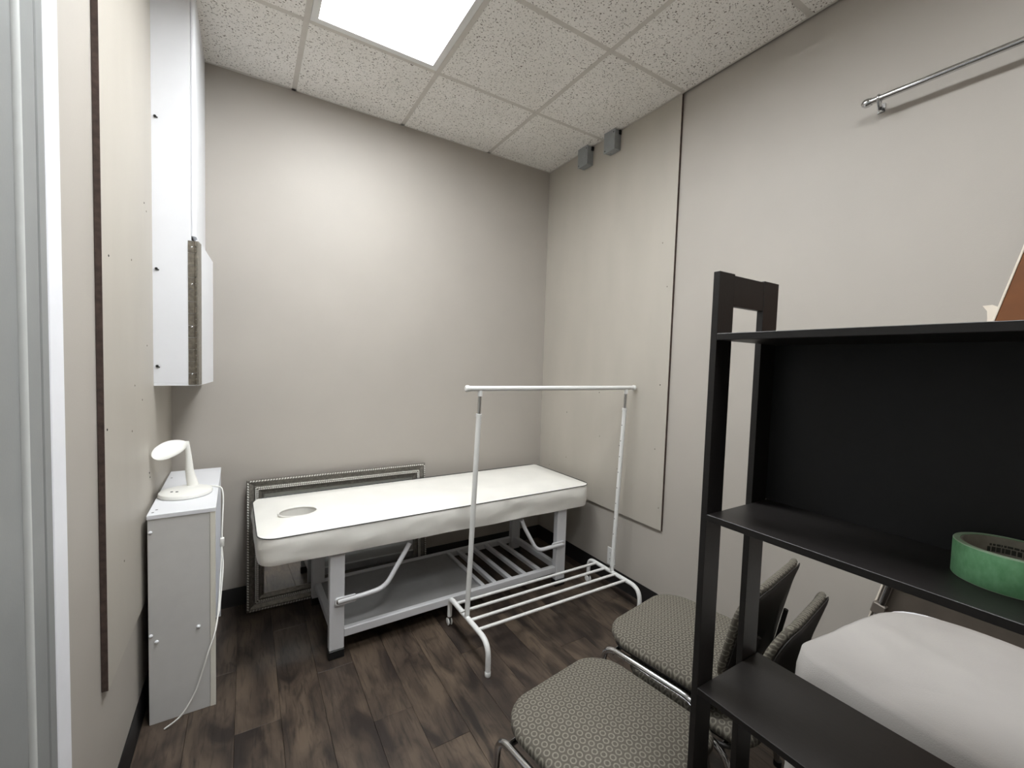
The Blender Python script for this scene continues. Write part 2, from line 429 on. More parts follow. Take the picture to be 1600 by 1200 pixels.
# grey door and its frame in the left wall, beside the camera
d = struct('door_1', box(B(), XW, XW + .006, 0.02, 1.082, 0.012, 2.2, .001), M['doorgrey'], 'grey painted door at the left edge')
bm = box(B(), XW, XW + .010, 1.098, 1.162, 0, 2.875, .002); obj('door_jamb', bm, M['doorgrey'], d)
bm = tube(B(), [(XW + .006, 1.089, 0), (XW + .006, 1.089, 2.875)], .0085, 12); obj('door_stop', bm, M['ridge'], d)
bm = box(B(), XW, XW + .011, 1.165, 1.199, 0, 2.875, .002); obj('door_jamb', bm, M['doorgrey'], d)
for y, z, r in ((1.107, 2.045, .0055), (1.106, 2.17, .003)):
    obj('screw_cap', lathe(B(), [(0, .0015), (r * .7, .0013), (r, 0), (r, -.002)], seg=14, mtx=Matrix.Translation((XW + .0105, y, z)) @ Matrix.Rotation(PI / 2, 4, 'Y')), M['cap'], d)
tr = struct('trim_1', box(B(), XW, XW + .012, 1.200, 1.275, 0, 2.875, .002), M['trimwhite'], 'bright white vertical trim strip beside the grey door')

# ------------------------------------------------------------------ white boxed cover in the left back corner
bx = thing('wall_box', 'tall white boxed cover on the left wall with a steel piano hinge and open flap', 'box', (XW + PLY, 2.28, 1.257))
W = 0.140; L = YB - 2.28; ZT = CEIL - 1.257 - .002
bm = B(); prism(bm, [(0, .012), (W - .009, .012), (W - .009, .612), (W - .013, .612), (W - .013, ZT), (0, ZT)], 'y', 0, .016)                    # upper front board, slightly narrower
obj('front_board', bm, M['white'], bx)
bm = B(); prism(bm, [(W - .008, .002)] + [(W - .008 + .012 * math.sin(a * PI / 12), .002 + .012 - .012 * math.cos(a * PI / 12)) for a in range(1, 7)] + [(W + .004, L - .001), (W - .012, L - .001), (W - .012, .004)], 'z', .632, ZT)
obj('side_board', bm, M['white'], bx)
bm = B(); box(bm, W - .010, W, .002, L - .001, 0.012, .606, .001); obj('side_board', bm, M['white'], bx)
obj('bottom_board', box(B(), 0, W, 0, L - .001, 0, .0115, .001), M['white'], bx)
obj('front_edge', box(B(), W - .0085, W, 0, .016, .012, .606, .001), M['white'], bx)
# flap: hinged at the front right corner, opened about eight degrees
ang = math.radians(-6.8)
fm = Matrix.Translation((W + .002, .001, 0)) @ Matrix.Rotation(ang, 4, 'Z')
bm = B(); prism(bm, [(0.002, 0.0), (0.30, 0.002), (0.30, .585), (0.03, .620), (0.002, .618)], 'x', 0, .009, .0008, mtx=fm)
obj('flap', bm, M['white'], bx)
bm = B()
for k in range(12): box(bm, W - .024, W + .001, -.0018, -.0001, .004 + k * .0507, .004 + k * .0507 + .0492, .0003)
hinge = obj('piano_hinge', bm, M['hingesteel'], bx); hinge['kind'] = 'stuff'
bm = B(); prism(bm, [(.0, .004), (.05, .004), (.05, .612), (.0, .612)], 'x', .0092, .0106, mtx=fm); box(bm, .0005, .0106, -.0012, -.0002, .004, .612, mtx=fm); obj('hinge_leaf', bm, M['steel'], hinge)
for k in range(24):
    z = .006 + k * .0253
    obj('knuckle', tube(B(), [(W + .0025, -.0035, z), (W + .0025, -.0035, z + .0225)], .0036, 8), M['hingesteel'], hinge)
for z in (.05, .25, .43, .585):
    obj('hinge_screw', lathe(B(), [(0, .0016), (.003, .001), (.0042, 0)], seg=8, mtx=Matrix.Translation((W - .011, -.0016, z)) @ Matrix.Rotation(PI / 2, 4, 'X')), M['chrome'], hinge)
for z in (.082, .48, 1.085):
    bm = lathe(B(), [(0, .005), (.004, .0045), (.0052, 0.001), (.0052, 0)], seg=10, mtx=Matrix.Translation((.012, -.0002, z)) @ Matrix.Rotation(PI / 2, 4, 'X'))
    box(bm, .009, .021, -.004, -.0005, z - .006, z - .002)
    obj('screw', bm, M['blackplastic'], bx)

# ------------------------------------------------------------------ grey junction boxes at the ceiling
for k, (y0, y1, lab) in enumerate(((2.270, 2.368, 'small grey metal junction box under the ceiling, the one nearer the corner'),
                                   (2.018, 2.114, 'small grey metal junction box under the ceiling, the one farther from the corner'))):
    xf = XE - PLY
    t = thing('junction_box', lab, 'junction box', (xf, (y0 + y1) / 2, 2.745), group='junction boxes on the right wall')
    h = (y1 - y0) / 2; top = CEIL - .003 - 2.745
    bm = box(B(), -.052, 0, -h + .003, h - .003, .004, top - .004, .002); obj('box_body', bm, M['greymetal'], t)
    cv = obj('cover_plate', box(B(), -.056, -.0522, -h, h, 0, top, .001), M['greymetal'], t)
    for (yy, zz) in ((-h + .012, top - .02), (h - .012, .014)):
        obj('screw', lathe(B(), [(0, .002), (.003, .0015), (.004, 0)], seg=8, mtx=Matrix.Translation((-.056, yy, zz)) @ Matrix.Rotation(-PI / 2, 4, 'Y')), M['blackplastic'], cv)
    for yy in (-h + .022, h - .022):
        obj('knockout', lathe(B(), [(0, .003), (.010, .0028), (.012, 0)], seg=16, mtx=Matrix.Translation((-.028, yy, .0042)) @ Matrix.Rotation(PI, 4, 'X')), M['greymetal'], t)
    obj('conduit_lug', box(B(), -.022, -.004, -h - .006, -h + .003, top - .03, top - .004, .002), M['blackplastic'], t)

# chrome hanging rail high on the right wall
t = thing('hanging_rail', 'chrome hanging rail on a bracket high on the right wall', 'rail', (XE, 0.70, 2.390))
obj('rail_tube', tube(B(), [(-.075, .006, 0), (-.075, -1.2, 0)], .0105, 16), M['chrome'], t)
obj('end_cap', lathe(B(), [(0, .03), (.008, .028), (.0145, .020), (.0155, .010), (.0135, .003), (.0135, 0), (0, 0)], seg=20, mtx=Matrix.Translation((-.075, .004, 0)) @ Matrix.Rotation(-PI / 2, 4, 'X')), M['chrome'], t)
bm = B(); prism(bm, [(-.090, .0), (-.060, .002), (-.058, -.030), (-.064, -.041), (-.072, -.041)], 'y', -.022, -.014, .001)
tube(bm, [(-.066, -.018, -.010), (-.040, -.010, -.006), (-.004, -.002, -.004)], .0055, 10)
br = obj('bracket', bm, M['chrome'], t); br['kind'] = 'stuff'
obj('bracket_ring', tube(B(), [(-.075 + .0135 * math.cos(a * PI / 8), -.018, .0135 * math.sin(a * PI / 8)) for a in range(16)], .003, 8, closed=True), M['chrome'], t)
bm = box(B(), -.004, -.0003, -.014, .010, -.020, .012, .001); pl = obj('wall_plate', bm, M['chrome'], t)
obj('screw', lathe(B(), [(0, .004), (.005, .003), (.007, 0)], seg=12, mtx=Matrix.Translation((-.067, -.022, -.034)) @ Matrix.Rotation(PI / 2, 4, 'X')), M['blackplastic'], t)

# outlet on the right wall
t = thing('wall_outlet', 'white duplex outlet low on the right wall behind the rack post', 'outlet', (XE, 1.958, 0.168))
obj('cover_plate', box(B(), -.006, -.0003, -.035, .035, -.057, .057, .002), M['outlet'], t)
for s in (-1, 1):
    rc = obj('receptacle', prism(B(), rrect(-.017, .017, s * .0195 - .014, s * .0195 + .014, .009), 'x', -.0078, -.006), M['outlet'], t)
    bm = B()
    for yy in (-.007, .007): box(bm, -.0082, -.0079, yy - .0016, yy + .0016, s * .0195 - .002, s * .0195 + .008)
    lathe(bm, [(0, .0004), (.003, .0004), (.003, 0)], seg=10, mtx=Matrix.Translation((-.0078, 0, s * .0195 - .008)) @ Matrix.Rotation(-PI / 2, 4, 'Y'))
    obj('slots', bm, M['hole'], rc)
obj('screw', lathe(B(), [(0, .001), (.003, .0006), (.0035, 0)], seg=10, mtx=Matrix.Translation((-.006, 0, 0)) @ Matrix.Rotation(-PI / 2, 4, 'Y')), M['steel'], t)

# ------------------------------------------------------------------ massage bed
BL, BW = 1.865, 0.622
bed = thing('massage_bed', 'long white vinyl massage bed with face hole and grey steel frame along the back wall', 'massage bed', (0.040, 2.020, 0), math.radians(1.2))
def mattress():
    zb, zt, r = 0.500, 0.628, 0.074
    bm = B(); nx, ny, nz = 90, 30, 8
    grid = {}
    def add(i, j, k):
        if (i, j, k) not in grid: grid[(i, j, k)] = bm.verts.new((i / nx * BL, j / ny * BW, k / nz))
        return grid[(i, j, k)]
    for i in range(nx):
        for j in range(ny):
            bm.faces.new((add(i, j, nz), add(i + 1, j, nz), add(i + 1, j + 1, nz), add(i, j + 1, nz)))
            bm.faces.new((add(i, j, 0), add(i, j + 1, 0), add(i + 1, j + 1, 0), add(i + 1, j, 0)))
    for k in range(nz):
        for i in range(nx):
            bm.faces.new((add(i, 0, k), add(i + 1, 0, k), add(i + 1, 0, k + 1), add(i, 0, k + 1)))
            bm.faces.new((add(i, ny, k), add(i, ny, k + 1), add(i + 1, ny, k + 1), add(i + 1, ny, k)))
        for j in range(ny):
            bm.faces.new((add(0, j, k), add(0, j, k + 1), add(0, j + 1, k + 1), add(0, j + 1, k)))
            bm.faces.new((add(nx, j, k), add(nx, j + 1, k), add(nx, j + 1, k + 1), add(nx, j, k + 1)))
    for (i, j, k), v in grid.items():
        x, y = v.co.x, v.co.y; t = k / nz
        cx, cy = min(max(x, r), BL - r), min(max(y, r), BW - r)
        dx, dy = x - cx, y - cy
        if dx and dy:
            m = max(abs(dx), abs(dy)); l = math.hypot(dx, dy); dx, dy = dx * m / l, dy * m / l
        nrm = Vector((dx, dy, 0)); nl = nrm.length
        edge = nl / r
        x, y = cx + dx, cy + dy
        side = (i in (0, nx) or j in (0, ny))
        if side and nl > 0:
            nd = nrm / nl
            bulge = .006 * math.sin(PI * t) - .004 * (1 - t) ** 2
            wv = noise.noise(Vector((x * 5, y * 5, t * 1.6))) * .006 + noise.noise(Vector((x * 13, y * 13 + 9, t * 3.0))) * .0035
            # folds in the cover towards the foot end
            fold = math.exp(-((x - 1.28) / .05) ** 2) * .007 * math.cos((t - .9) * 5) - math.exp(-((x - 1.21) / .025) ** 2) * .006 * t + math.exp(-((x - 1.62) / .06) ** 2) * .004
            amt = bulge + (wv + (fold if j == 0 else 0)) * math.sin(PI * min(1, t * 1.05)) ** .6 if 0 < k < nz else bulge
            x += nd.x * amt; y += nd.y * amt
        z = zb + (zt - zb) * t
        if k == 0: z += noise.noise(Vector((x * 4, y * 4, 3))) * .005 + .006 * math.cos(x / BL * PI)
        if k == nz:
            e = min(1.0, max(0.0, 1 - edge)) if nl else 1.0
            d = min(x, BL - x, y, BW - y); s = min(1, max(0, d / .16)); s = s * s * (3 - 2 * s)
            z += .026 * s + noise.noise(Vector((x * 3, y * 3, 7))) * .003 * s
            z -= .004 * max(0, 1 - d / .012)
        v.co = (x, y, z)
    return bm
mt = obj('mattress', mattress(), M['vinyl'], bed, ang=50)
cut = obj('cutter', lathe(B(), [(0, -.05), (1, -.05), (1, .3), (0, .3)], seg=40, mtx=Matrix.Translation((.176, .233, .545)) @ Matrix.Diagonal((.083, .066, 1, 1))), M['vinyl'], bed)
bpy.context.view_layer.update()
md = mt.modifiers.new('hole', 'BOOLEAN'); md.operation = 'DIFFERENCE'; md.object = cut; md.solver = 'EXACT'
bpy.context.view_layer.update()
me2 = bpy.data.meshes.new_from_object(mt.evaluated_get(bpy.context.evaluated_depsgraph_get()))
mt.modifiers.clear(); mt.data = me2
for p in me2.polygons: p.use_smooth = True
me2.set_sharp_from_angle(angle=math.radians(50))
bpy.data.objects.remove(cut)
rim = []
for k in range(40):
    a = 2 * PI * k / 40; rim.append((.176 + .084 * math.cos(a), .233 + .067 * math.sin(a), .6520))
obj('hole_rim', tube(B(), rim, .0035, 8, closed=True), M['vinyl'], mt)
pts = [(x, y, .6275 + .0015 * noise.noise(Vector((x * 6, y * 6, 1)))) for x, y in rrect(-.001, BL + .001, -.001, BW + .001, .075, 8)]
dense = []
for k in range(len(pts)):
    a, b = Vector(pts[k]), Vector(pts[(k + 1) % len(pts)]); n = max(1, int((b - a).length / .05))
    for q in range(n): dense.append(a.lerp(b, q / n))
obj('piping', tube(B(), dense, .0022, 6, closed=True), M['piping'], mt, ang=80)
# steel frame
for (x0, x1) in ((.284, .350), (1.612, 1.684)):
    for (y0, y1) in ((.022, .062), (.535, .575)):
        lg = obj('leg', box(B(), x0, x1, y0, y1, .042, .4935, .003), M['bedmetal'], bed)
        obj('foot', box(B(), x0 - .002, x1 + .002, y0 - .002, y1 + .002, 0, .0415, .003), M['blackplastic'], lg)
obj('top_frame', box(box(box(box(B(), .12, BL - .12, .10, .13, .466, .4965, .002), .12, BL - .12, .49, .52, .466, .4965, .002), .12, .15, .13, .49, .466, .4965, .002), BL - .15, BL - .12, .13, .49, .466, .4965, .002), M['bedmetal'], bed)
obj('bed_board', box(B(), .155, BL - .155, .133, .487, .480, .4965), M['bedboard'], bed)
for (y0, y1) in ((.027, .057), (.540, .570)): obj('lower_rail', box(B(), .351, 1.611, y0, y1, .090, .130, .003), M['bedmetal'], bed)
for (x0, x1) in ((.300, .330), (1.634, 1.664)): obj('end_rail', box(B(), x0, x1, .063, .534, .090, .130, .003), M['bedmetal'], bed)
obj('shelf_board', box(B(), .332, 1.095, .058, .539, .112, .124, .002), M['bedboard'], bed)
obj('shelf_lip', box(B(), 1.098, 1.122, .058, .539, .104, .130, .002), M['bedmetal'], bed)
for xs in (1.188, 1.294, 1.398, 1.508): obj('slat', box(B(), xs - .0135, xs + .0135, .058, .539, .104, .128, .002), M['bedmetal'], bed)
for (pts, nm) in (([(.318, .012, .276), (.44, .012, .279), (.535, .012, .288), (.640, .030, .44), (.662, .034, .474)], 0),
                  ([(1.655, .012, .272), (1.55, .012, .272), (1.452, .012, .270), (1.368, .030, .42), (1.345, .034, .474)], 1)):
    st = obj('strut', tube(B(), smooth_path(pts, [0, 0, .07, .0, 0], 6), .0115, 12), M['bedmetal'], bed)
    d = 1 if nm == 0 else -1
    x0 = pts[0][0] - d * .012; x1 = pts[0][0] + d * .085
    tb = obj('tab', prism(B(), rrect(min(x0, x1), max(x0, x1), .260, .292, .012), 'y', -.004 + .012, .021), M['bedmetal'], st)
    obj('bolt', lathe(B(), [(0, .006), (.006, .005), (.009, .0015), (.0115, .001), (.0115, 0)], seg=12, mtx=Matrix.Translation((pts[0][0] + d * .004, .008, .276)) @ Matrix.Rotation(PI / 2, 4, 'X')), M['steel'], st)

# ------------------------------------------------------------------ silver framed mirror leaning behind the bed
MW, MH, FW = 1.017, 0.712, 0.084
mr = thing('framed_mirror', 'wide silver framed mirror with beaded border leaning on the back wall behind the bed', 'mirror', (0.0, 2.668, 0.0))
mr.rotation_euler = (math.radians(-5.6), 0, 0)      # leans back
PROF = [(0, 0), (0, .020), (.003, .026), (.013, .026), (.016, .020), (.036, .012), (.039, .019), (.056, .022), (.060, .010), (.074, .006), (.077, .010), (.084, .008), (.084, 0)]
def frame_rail(p0, p1, inward):
    """p0->p1 outer edge (x,z), inward = unit vector towards the glass; the profile is mitred at both ends"""
    p0, p1, inw = Vector(p0), Vector(p1), Vector(inward); dirn = (p1 - p0).normalized(); bm = B(); rings = []
    for s, p in ((1, p0), (-1, p1)):
        ring = []
        for dd, h in PROF:
            q = p + inw * dd + dirn * dd * s
            ring.append(bm.verts.new((q.x, -h, q.y)))
        rings.append(ring)
    n = len(PROF)
    for k in range(n): bm.faces.new((rings[0][k], rings[0][(k + 1) % n], rings[1][(k + 1) % n], rings[1][k]))
    bm.faces.new(rings[0]); bm.faces.new(rings[1][::-1])
    r = obj('frame_rail', bm, M['silverdark'], mr, ang=20)
    # beads and rope twist along the rail
    bm = B(); L = (p1 - p0).length
    n = int((L - .09) / .0095)
    for k in range(n):
        q = p0 + dirn * (.045 + (k + .5) * (L - .09) / n) + inw * .0445
        bmesh.ops.create_icosphere(bm, subdivisions=1, radius=.0050, matrix=Matrix.Translation((q.x, -.0205, q.y)))
    n2 = int((L - .02) / .014); a = math.atan2(dirn.y, dirn.x)
    for k in range(n2):
        q = p0 + dirn * (.012 + (k + .5) * (L - .024) / n2) + inw * .0075
        box(bm, -.0052, .0052, -.0018, .0018, -.0032, .0032, .0012, mtx=Matrix.Translation((q.x, -.0265, q.y)) @ Matrix.Rotation(-a - .6, 4, 'Y'))
    n3 = int((L - .11) / .011)
    for k in range(n3):
        q = p0 + dirn * (.055 + (k + .5) * (L - .11) / n3) + inw * .0535
        box(bm, -.004, .004, -.002, .002, -.0028, .0028, mtx=Matrix.Translation((q.x, -.0225, q.y)) @ Matrix.Rotation(-a, 4, 'Y'))
    bd = obj('beading', bm, M['silver'], r, ang=60); bd['kind'] = 'stuff'
frame_rail((0, 0), (MW, 0), (0, 1)); frame_rail((MW, MH), (0, MH), (0, -1))
frame_rail((0, MH), (0, 0), (1, 0)); frame_rail((MW, 0), (MW, MH), (-1, 0))
obj('mirror_glass', box(B(), FW - .002, MW - FW + .002, -.004, -.0005, FW - .002, MH - FW + .002), M['mirror'], mr)
obj('backing', box(B(), .01, MW - .01, .0003, .006, .01, MH - .01), M['board'], mr)

# ------------------------------------------------------------------ rolling clothes rack
rk = thing('clothes_rack', 'white metal rolling clothes rack with a slatted base shelf standing before the bed', 'clothes rack', (1.402, 1.832, 0), 0.0)
RW, ZB, ZT2 = 0.485, 0.150, 1.272
LEAN = (0.0, -0.0)
for s in (-1, 1):
    xs = s * RW
    # base tube: down, along, down
    path = smooth_path([(xs, .205, .050), (xs, .205, ZB), (xs, -.222, ZB), (xs, -.222, .004)], [0, .055, .075, 0], 8)
    bt = obj('base_tube', tube(B(), path, .0125, 14), M['whitemetal'], rk)
    obj('foot_cap', lathe(B(), [(0, 0), (.013, 0), (.0138, .003), (.0138, .02), (.0126, .022), (0, .022)], c=(xs, -.222, 0), seg=16), M['whitemetal'], bt)
    cs = obj('caster', lathe(B(), [(0, .052), (.0105, .052), (.0115, .046), (.0115, .041), (.007, .038), (0, .038)], seg=14, c=(xs, .205, 0)), M['chrome'], rk)
    for q in (-1, 1):
        obj('wheel', lathe(B(), [(0, -.0035), (.015, -.0035), (.0195, -.002), (.0195, .002), (.015, .0035), (0, .0035)], seg=20, mtx=Matrix.Translation((xs + q * .0085, .207, .0197)) @ Matrix.Rotation(PI / 2, 4, 'Y')), M['outlet'], cs)
    obj('fork', box(B(), xs - .004, xs + .004, .197, .214, .010, .040, .003), M['blackplastic'], cs)
    tx = xs + s * 0.0 + .024; # posts lean a touch
    bot = Vector((xs, 0, ZB + .010)); top = Vector((xs + .024, -.028, ZT2))
    fr = lambda f: bot.lerp(top, f)
    sl = obj('post', tube(B(), [bot, fr(.885)], .0125, 16), M['whitemetal'], rk)
    obj('sleeve_collar', tube(B(), [fr(.880), fr(.892)], .0145, 16), M['whitemetal'], sl)
    obj('upright_rod', tube(B(), [fr(.886), fr(.978)], .0092, 14), M['chrome'], rk)
    obj('rod_socket', tube(B(), [fr(.968), fr(.992)], .0115, 14), M['whitemetal'], rk)
    for k in range(8):
        p = fr(.80 - k * .085)
        obj('peg_hole', lathe(B(), [(0, .0006), (.0028, .0005), (.0032, -.001)], seg=10, mtx=Matrix.Translation((p.x - s * 0 - (.0124 if s > 0 else -.0124), p.y, p.z)) @ Matrix.Rotation(-PI / 2 if s > 0 else PI / 2, 4, 'Y')), M['hole'], sl)
    obj('locking_screw', tube(B(), [(xs - .034, -.002, ZB + .035), (xs + .024, -.002, ZB + .035)], .0022, 8), M['steel'], sl)
obj('top_bar', tube(B(), [(-.550 + .024, -.028, ZT2), (.545 + .024, -.028, ZT2)], .0125, 18), M['whitemetal'], rk)
for s, xx in ((-1, -.556 + .024), (1, .551 + .024)):
    obj('end_cap', lathe(B(), [(0, .008), (.011, .007), (.0155, .003), (.0165, -.004), (.014, -.012), (0, -.012)], seg=18, mtx=Matrix.Translation((xx, -.028, ZT2)) @ Matrix.Rotation(s * PI / 2, 4, 'Y')), M['whitemetal'], rk)
for yb in (.128, .050, -.035, -.118):
    obj('shelf_bar', tube(B(), [(-RW + .004, yb, ZB + .004), (RW - .004, yb, ZB + .004)], .0078, 12), M['whitemetal'], rk)

# ------------------------------------------------------------------ narrow white cabinet with the lamp
cb = thing('bookcase', 'narrow white bookcase seen from its side in the left back corner', 'bookcase', (-0.308, 2.000, 0), math.radians(1.0))
CW, CD, CZ = 0.205, 0.700, 0.800
obj('top_board', box(B(), -.002, CW + .002, -.004, CD, CZ - .016, CZ, .001), M['white'], cb)
obj('side_panel', box(B(), 0, CW - .018, 0, .015, 0, CZ - .0165, .001), M['cabgrey'], cb)
obj('edge_strip', box(B(), CW - .0175, CW, -.002, .018, 0, CZ - .0165, .001), M['cream'], cb)
obj('side_panel', box(B(), 0, CW, CD - .016, CD, 0, CZ - .0165, .001), M['white'], cb)
obj('back_panel', box(B(), 0, .006, .016, CD - .017, .03, CZ - .017), M['white'], cb)
for z in (.045, .29, .53): obj('shelf', box(B(), .0065, CW - .045, .0155, CD - .0165, z, z + .015, .001), M['white'], cb)
obj('plinth', box(B(), .10, .112, .0155, CD - .0165, 0, .044), M['white'], cb)
for (x, z) in ((.008, .735), (.007, .345), (.024, .318), (.150, .338)):
    obj('cap', lathe(B(), [(0, .007), (.003, .0065), (.0058, .004), (.0066, .001), (.0066, 0)], seg=14, mtx=Matrix.Translation((x, -.0002, z)) @ Matrix.Rotation(PI / 2, 4, 'X')), M['white'], cb)
for (x, y) in ((.012, .03), (.020, .06), (.015, .56)):
    obj('cam_hole', lathe(B(), [(0, .0006), (.004, .0005), (.0045, 0)], seg=10, mtx=Matrix.Translation((x, y, CZ))), M['cap'], cb)

lm = thing('desk_lamp', 'white desk lamp with oval leaf head on top of the narrow bookcase', 'lamp', (-0.218, 2.242, CZ + .0005))
obj('lamp_base', lathe(B(), [(0, 0), (.089, 0), (.093, .003), (.094, .010), (.091, .016), (.080, .019), (0, .021)], seg=48), M['lamp'], lm)
SB = Vector((.018, .072, .018)); SE = Vector((.006, .070, .086)); ST = Vector((-.003, .070, .212))
def ell_tube(pts, ax, ay, seg=20):
    bm = B(); rings = []
    for p, a, b in zip(pts, ax, ay): rings.append([bm.verts.new((p.x + a * math.cos(2 * PI * k / seg), p.y + b * math.sin(2 * PI * k / seg), p.z)) for k in range(seg)])
    for i in range(len(rings) - 1):
        for k in range(seg): bm.faces.new((rings[i][k], rings[i][(k + 1) % seg], rings[i + 1][(k + 1) % seg], rings[i + 1][k]))
    bm.faces.new(rings[0][::-1]); bm.faces.new(rings[-1]); return bm
mids = [SB.lerp(SE, k / 4) for k in range(5)]
obj('stem_foot', ell_tube(mids, [.0215, .020, .0185, .017, .0155], [.021, .0195, .018, .0165, .015]), M['lamp'], lm)
mids = [SE.lerp(ST, k / 6) + Vector((.0018 * math.sin(k / 6 * PI), 0, .0008)) for k in range(7)]
obj('stem', ell_tube(mids, [.0153, .0138, .0124, .0112, .0102, .0094, .0086], [.0148, .0134, .012, .011, .010, .0092, .0085]), M['lamp'], lm)
# leaf-shaped head
tip = Vector((-.090, -.082, .182)); a = tip - ST; A = a.normalized(); la = a.length / 2
bvec = Vector((.45, -.50, -.62)); bvec = (bvec - A * bvec.dot(A)).normalized(); nv = A.cross(bvec).normalized()
if nv.z < 0: nv = -nv
hc = ST + a / 2 + nv * .004
bm = B(); seg = 40; rings = []
for (s, h) in ((0, .0075), (.35, .0068), (.7, .0045), (.92, .001), (1.0, -.003), (.97, -.006), (.8, -.008), (.4, -.009), (0, -.009)):
    if s == 0: rings.append([bm.verts.new(hc + nv * h)]); continue
    ring = []
    for k in range(seg):
        th = 2 * PI * k / seg; u = math.cos(th); v = math.sin(th)
        wd = .036 * (1 + .22 * u) * (1 - .25 * max(0, -u) ** 3)
        arch = .014 * (1 - (u * s) ** 2) - .006
        ring.append(bm.verts.new(hc + A * (la * 1.04 * u * s) + bvec * (wd * v * s) + nv * (h + arch)))
    rings.append(ring)
for i in range(len(rings) - 1):
    P, Q = rings[i], rings[i + 1]
    for k in range(seg):
        k2 = (k + 1) % seg
        if len(P) == 1: bm.faces.new((P[0], Q[k], Q[k2]))
        elif len(Q) == 1: bm.faces.new((P[k], P[k2], Q[0]))
        else: bm.faces.new((P[k], P[k2], Q[k2], Q[k]))
obj('lamp_head', bm, M['lamp'], lm, ang=60)
for (x, y) in ((-.045, -.02), (-.027, -.028)): obj('button', lathe(B(), [(0, .0025), (.004, .002), (.005, 0)], seg=12, mtx=Matrix.Translation((x, y, .0198))), M['cap'], lm)
# cord with inline switch and a folded bundle, hanging down the cabinet's front
def catmull(pts, n=8):
    P = [Vector(p) for p in pts]; P = [P[0]] + P + [P[-1]]; out = []
    for i in range(1, len(P) - 2):
        for k in range(n):
            t = k / n; a, b, c, d = P[i - 1], P[i], P[i + 1], P[i + 2]
            out.append(.5 * ((2 * b) + (c - a) * t + (2 * a - 5 * b + 4 * c - d) * t * t + (3 * b - a - 3 * c + d) * t ** 3))
    out.append(P[-2]); return out
cordpts = [(.06, .075, .008), (.092, .072, .0045), (.108, .06, .003), (.124, .045, -.005), (.130, .03, -.045), (.129, .0, -.11), (.128, -.03, -.17), (.128, -.06, -.23), (.127, -.09, -.29), (.125, -.12, -.33), (.124, -.17, -.39), (.121, -.22, -.45), (.112, -.258, -.50), (.092, -.275, -.56), (.076, -.28, -.62), (.050, -.285, -.70), (.01, -.29, -.765), (-.04, -.29, -.7965)]
cord = obj('cord', tube(B(), catmull(cordpts), .0030, 8), M['cable'], lm, ang=80)
obj('switch', box(B(), .121, .137, -.062, -.036, -.232, -.196, .004, 2), M['cable'], cord)
loop = [(.128, -.062, -.235), (.131, -.072, -.265), (.132, -.10, -.31), (.128, -.14, -.355), (.124, -.175, -.40), (.121, -.215, -.445), (.126, -.20, -.43), (.131, -.15, -.36), (.134, -.10, -.30), (.131, -.075, -.26)]
obj('cord_bundle', tube(B(), catmull(loop), .0030, 8), M['cable'], cord, ang=80)
bm = tube(B(), [(.123, -.160, -.385), (.128, -.158, -.383)], .006, 8); obj('cord_tie', bm, M['cable'], cord)

# ------------------------------------------------------------------ black ladder-end shelving unit
SX0, SX1 = 0.738, 0.943; SY1, SY0 = 0.4937, -0.150; PT = 0.0127
ZTOP = [1.4657, 1.1266, 0.7880, 0.4490, 0.1100]
su = thing('shelving_unit', 'black-brown wooden shelving unit with open ladder ends and a solid back panel', 'shelf', (SX0, SY1, 0))
YI = -PT; YN = SY0 - SY1            # local y: far end 0, inner side of the far frame, near end
for (y0, y1) in ((YI, 0), (YN, YN + PT)):
    obj('post', box(B(), 0, .048, y0, y1, 0, 1.580, .0006), M['blackwood'], su)
    obj('post', box(B(), .151, .205, y0, y1, 0, 1.580, .0006), M['blackwood'], su)
    obj('top_rail', box(B(), .0485, .1505, y0 + .0006, y1 - .0006, 1.520, 1.5775, .0006), M['blackwood'], su)
    obj('bottom_rail', box(B(), .0485, .1505, y0 + .0006, y1 - .0006, .03, .075, .0006), M['blackwood'], su)
for z in ZTOP:
    obj('shelf', box(B(), -.001, .209, YN + PT + .0005, YI - .0005, z - .0125, z, .0008), M['blackwood'], su)
obj('back_panel', box(B(), .2055, .2085, YN, -.0005, ZTOP[1] + .0002, ZTOP[0] - .0126), M['blackpanel'], su)

# roll of green masking tape
tp = thing('tape_roll', 'roll of green masking tape lying on the black shelf', 'tape roll', (0.866, 0.124, ZTOP[1] + .0004))
bm = lathe(B(), [(.0480, 0), (.0545, 0), (.0552, .001), (.0552, .047), (.0545, .048), (.0480, .048)], seg=64, closed=True)
for f in bm.faces: f.material_index = 1 if abs(f.normal.z) > .4 else 0
obj('tape', bm, [M['tape'], M['tapeedge']], tp)
co = obj('core', lathe(B(), [(.0455, .0005), (.0478, .0005), (.0478, .0475), (.0455, .0475)], seg=64, closed=True), M['core'], tp)
bm = B()
def ink(a0, a1, z0, z1, n=6):
    r0 = .0453
    pts = [(math.cos(a0 + (a1 - a0) * k / n), math.sin(a0 + (a1 - a0) * k / n)) for k in range(n + 1)]
    for k in range(n):
        p, q = pts[k], pts[k + 1]
        bm.faces.new([bm.verts.new((p[0] * r0, p[1] * r0, z0)), bm.verts.new((q[0] * r0, q[1] * r0, z0)), bm.verts.new((q[0] * r0, q[1] * r0, z1)), bm.verts.new((p[0] * r0, p[1] * r0, z1))])
random.seed(3)
for (z0, z1, a, e) in ((.0345, .0375, .55, .95), (.026, .033, .50, 1.25), (.018, .023, .55, 1.25), (.011, .0155, .62, 1.2)):
    p = a - .45
    while p < e:
        w = random.uniform(.03, .12); ink(.72 - p - w, .72 - p, z0, z1, 3); p += w + random.uniform(.012, .03)
pr = obj('core_print', bm, M['coreprint'], co)

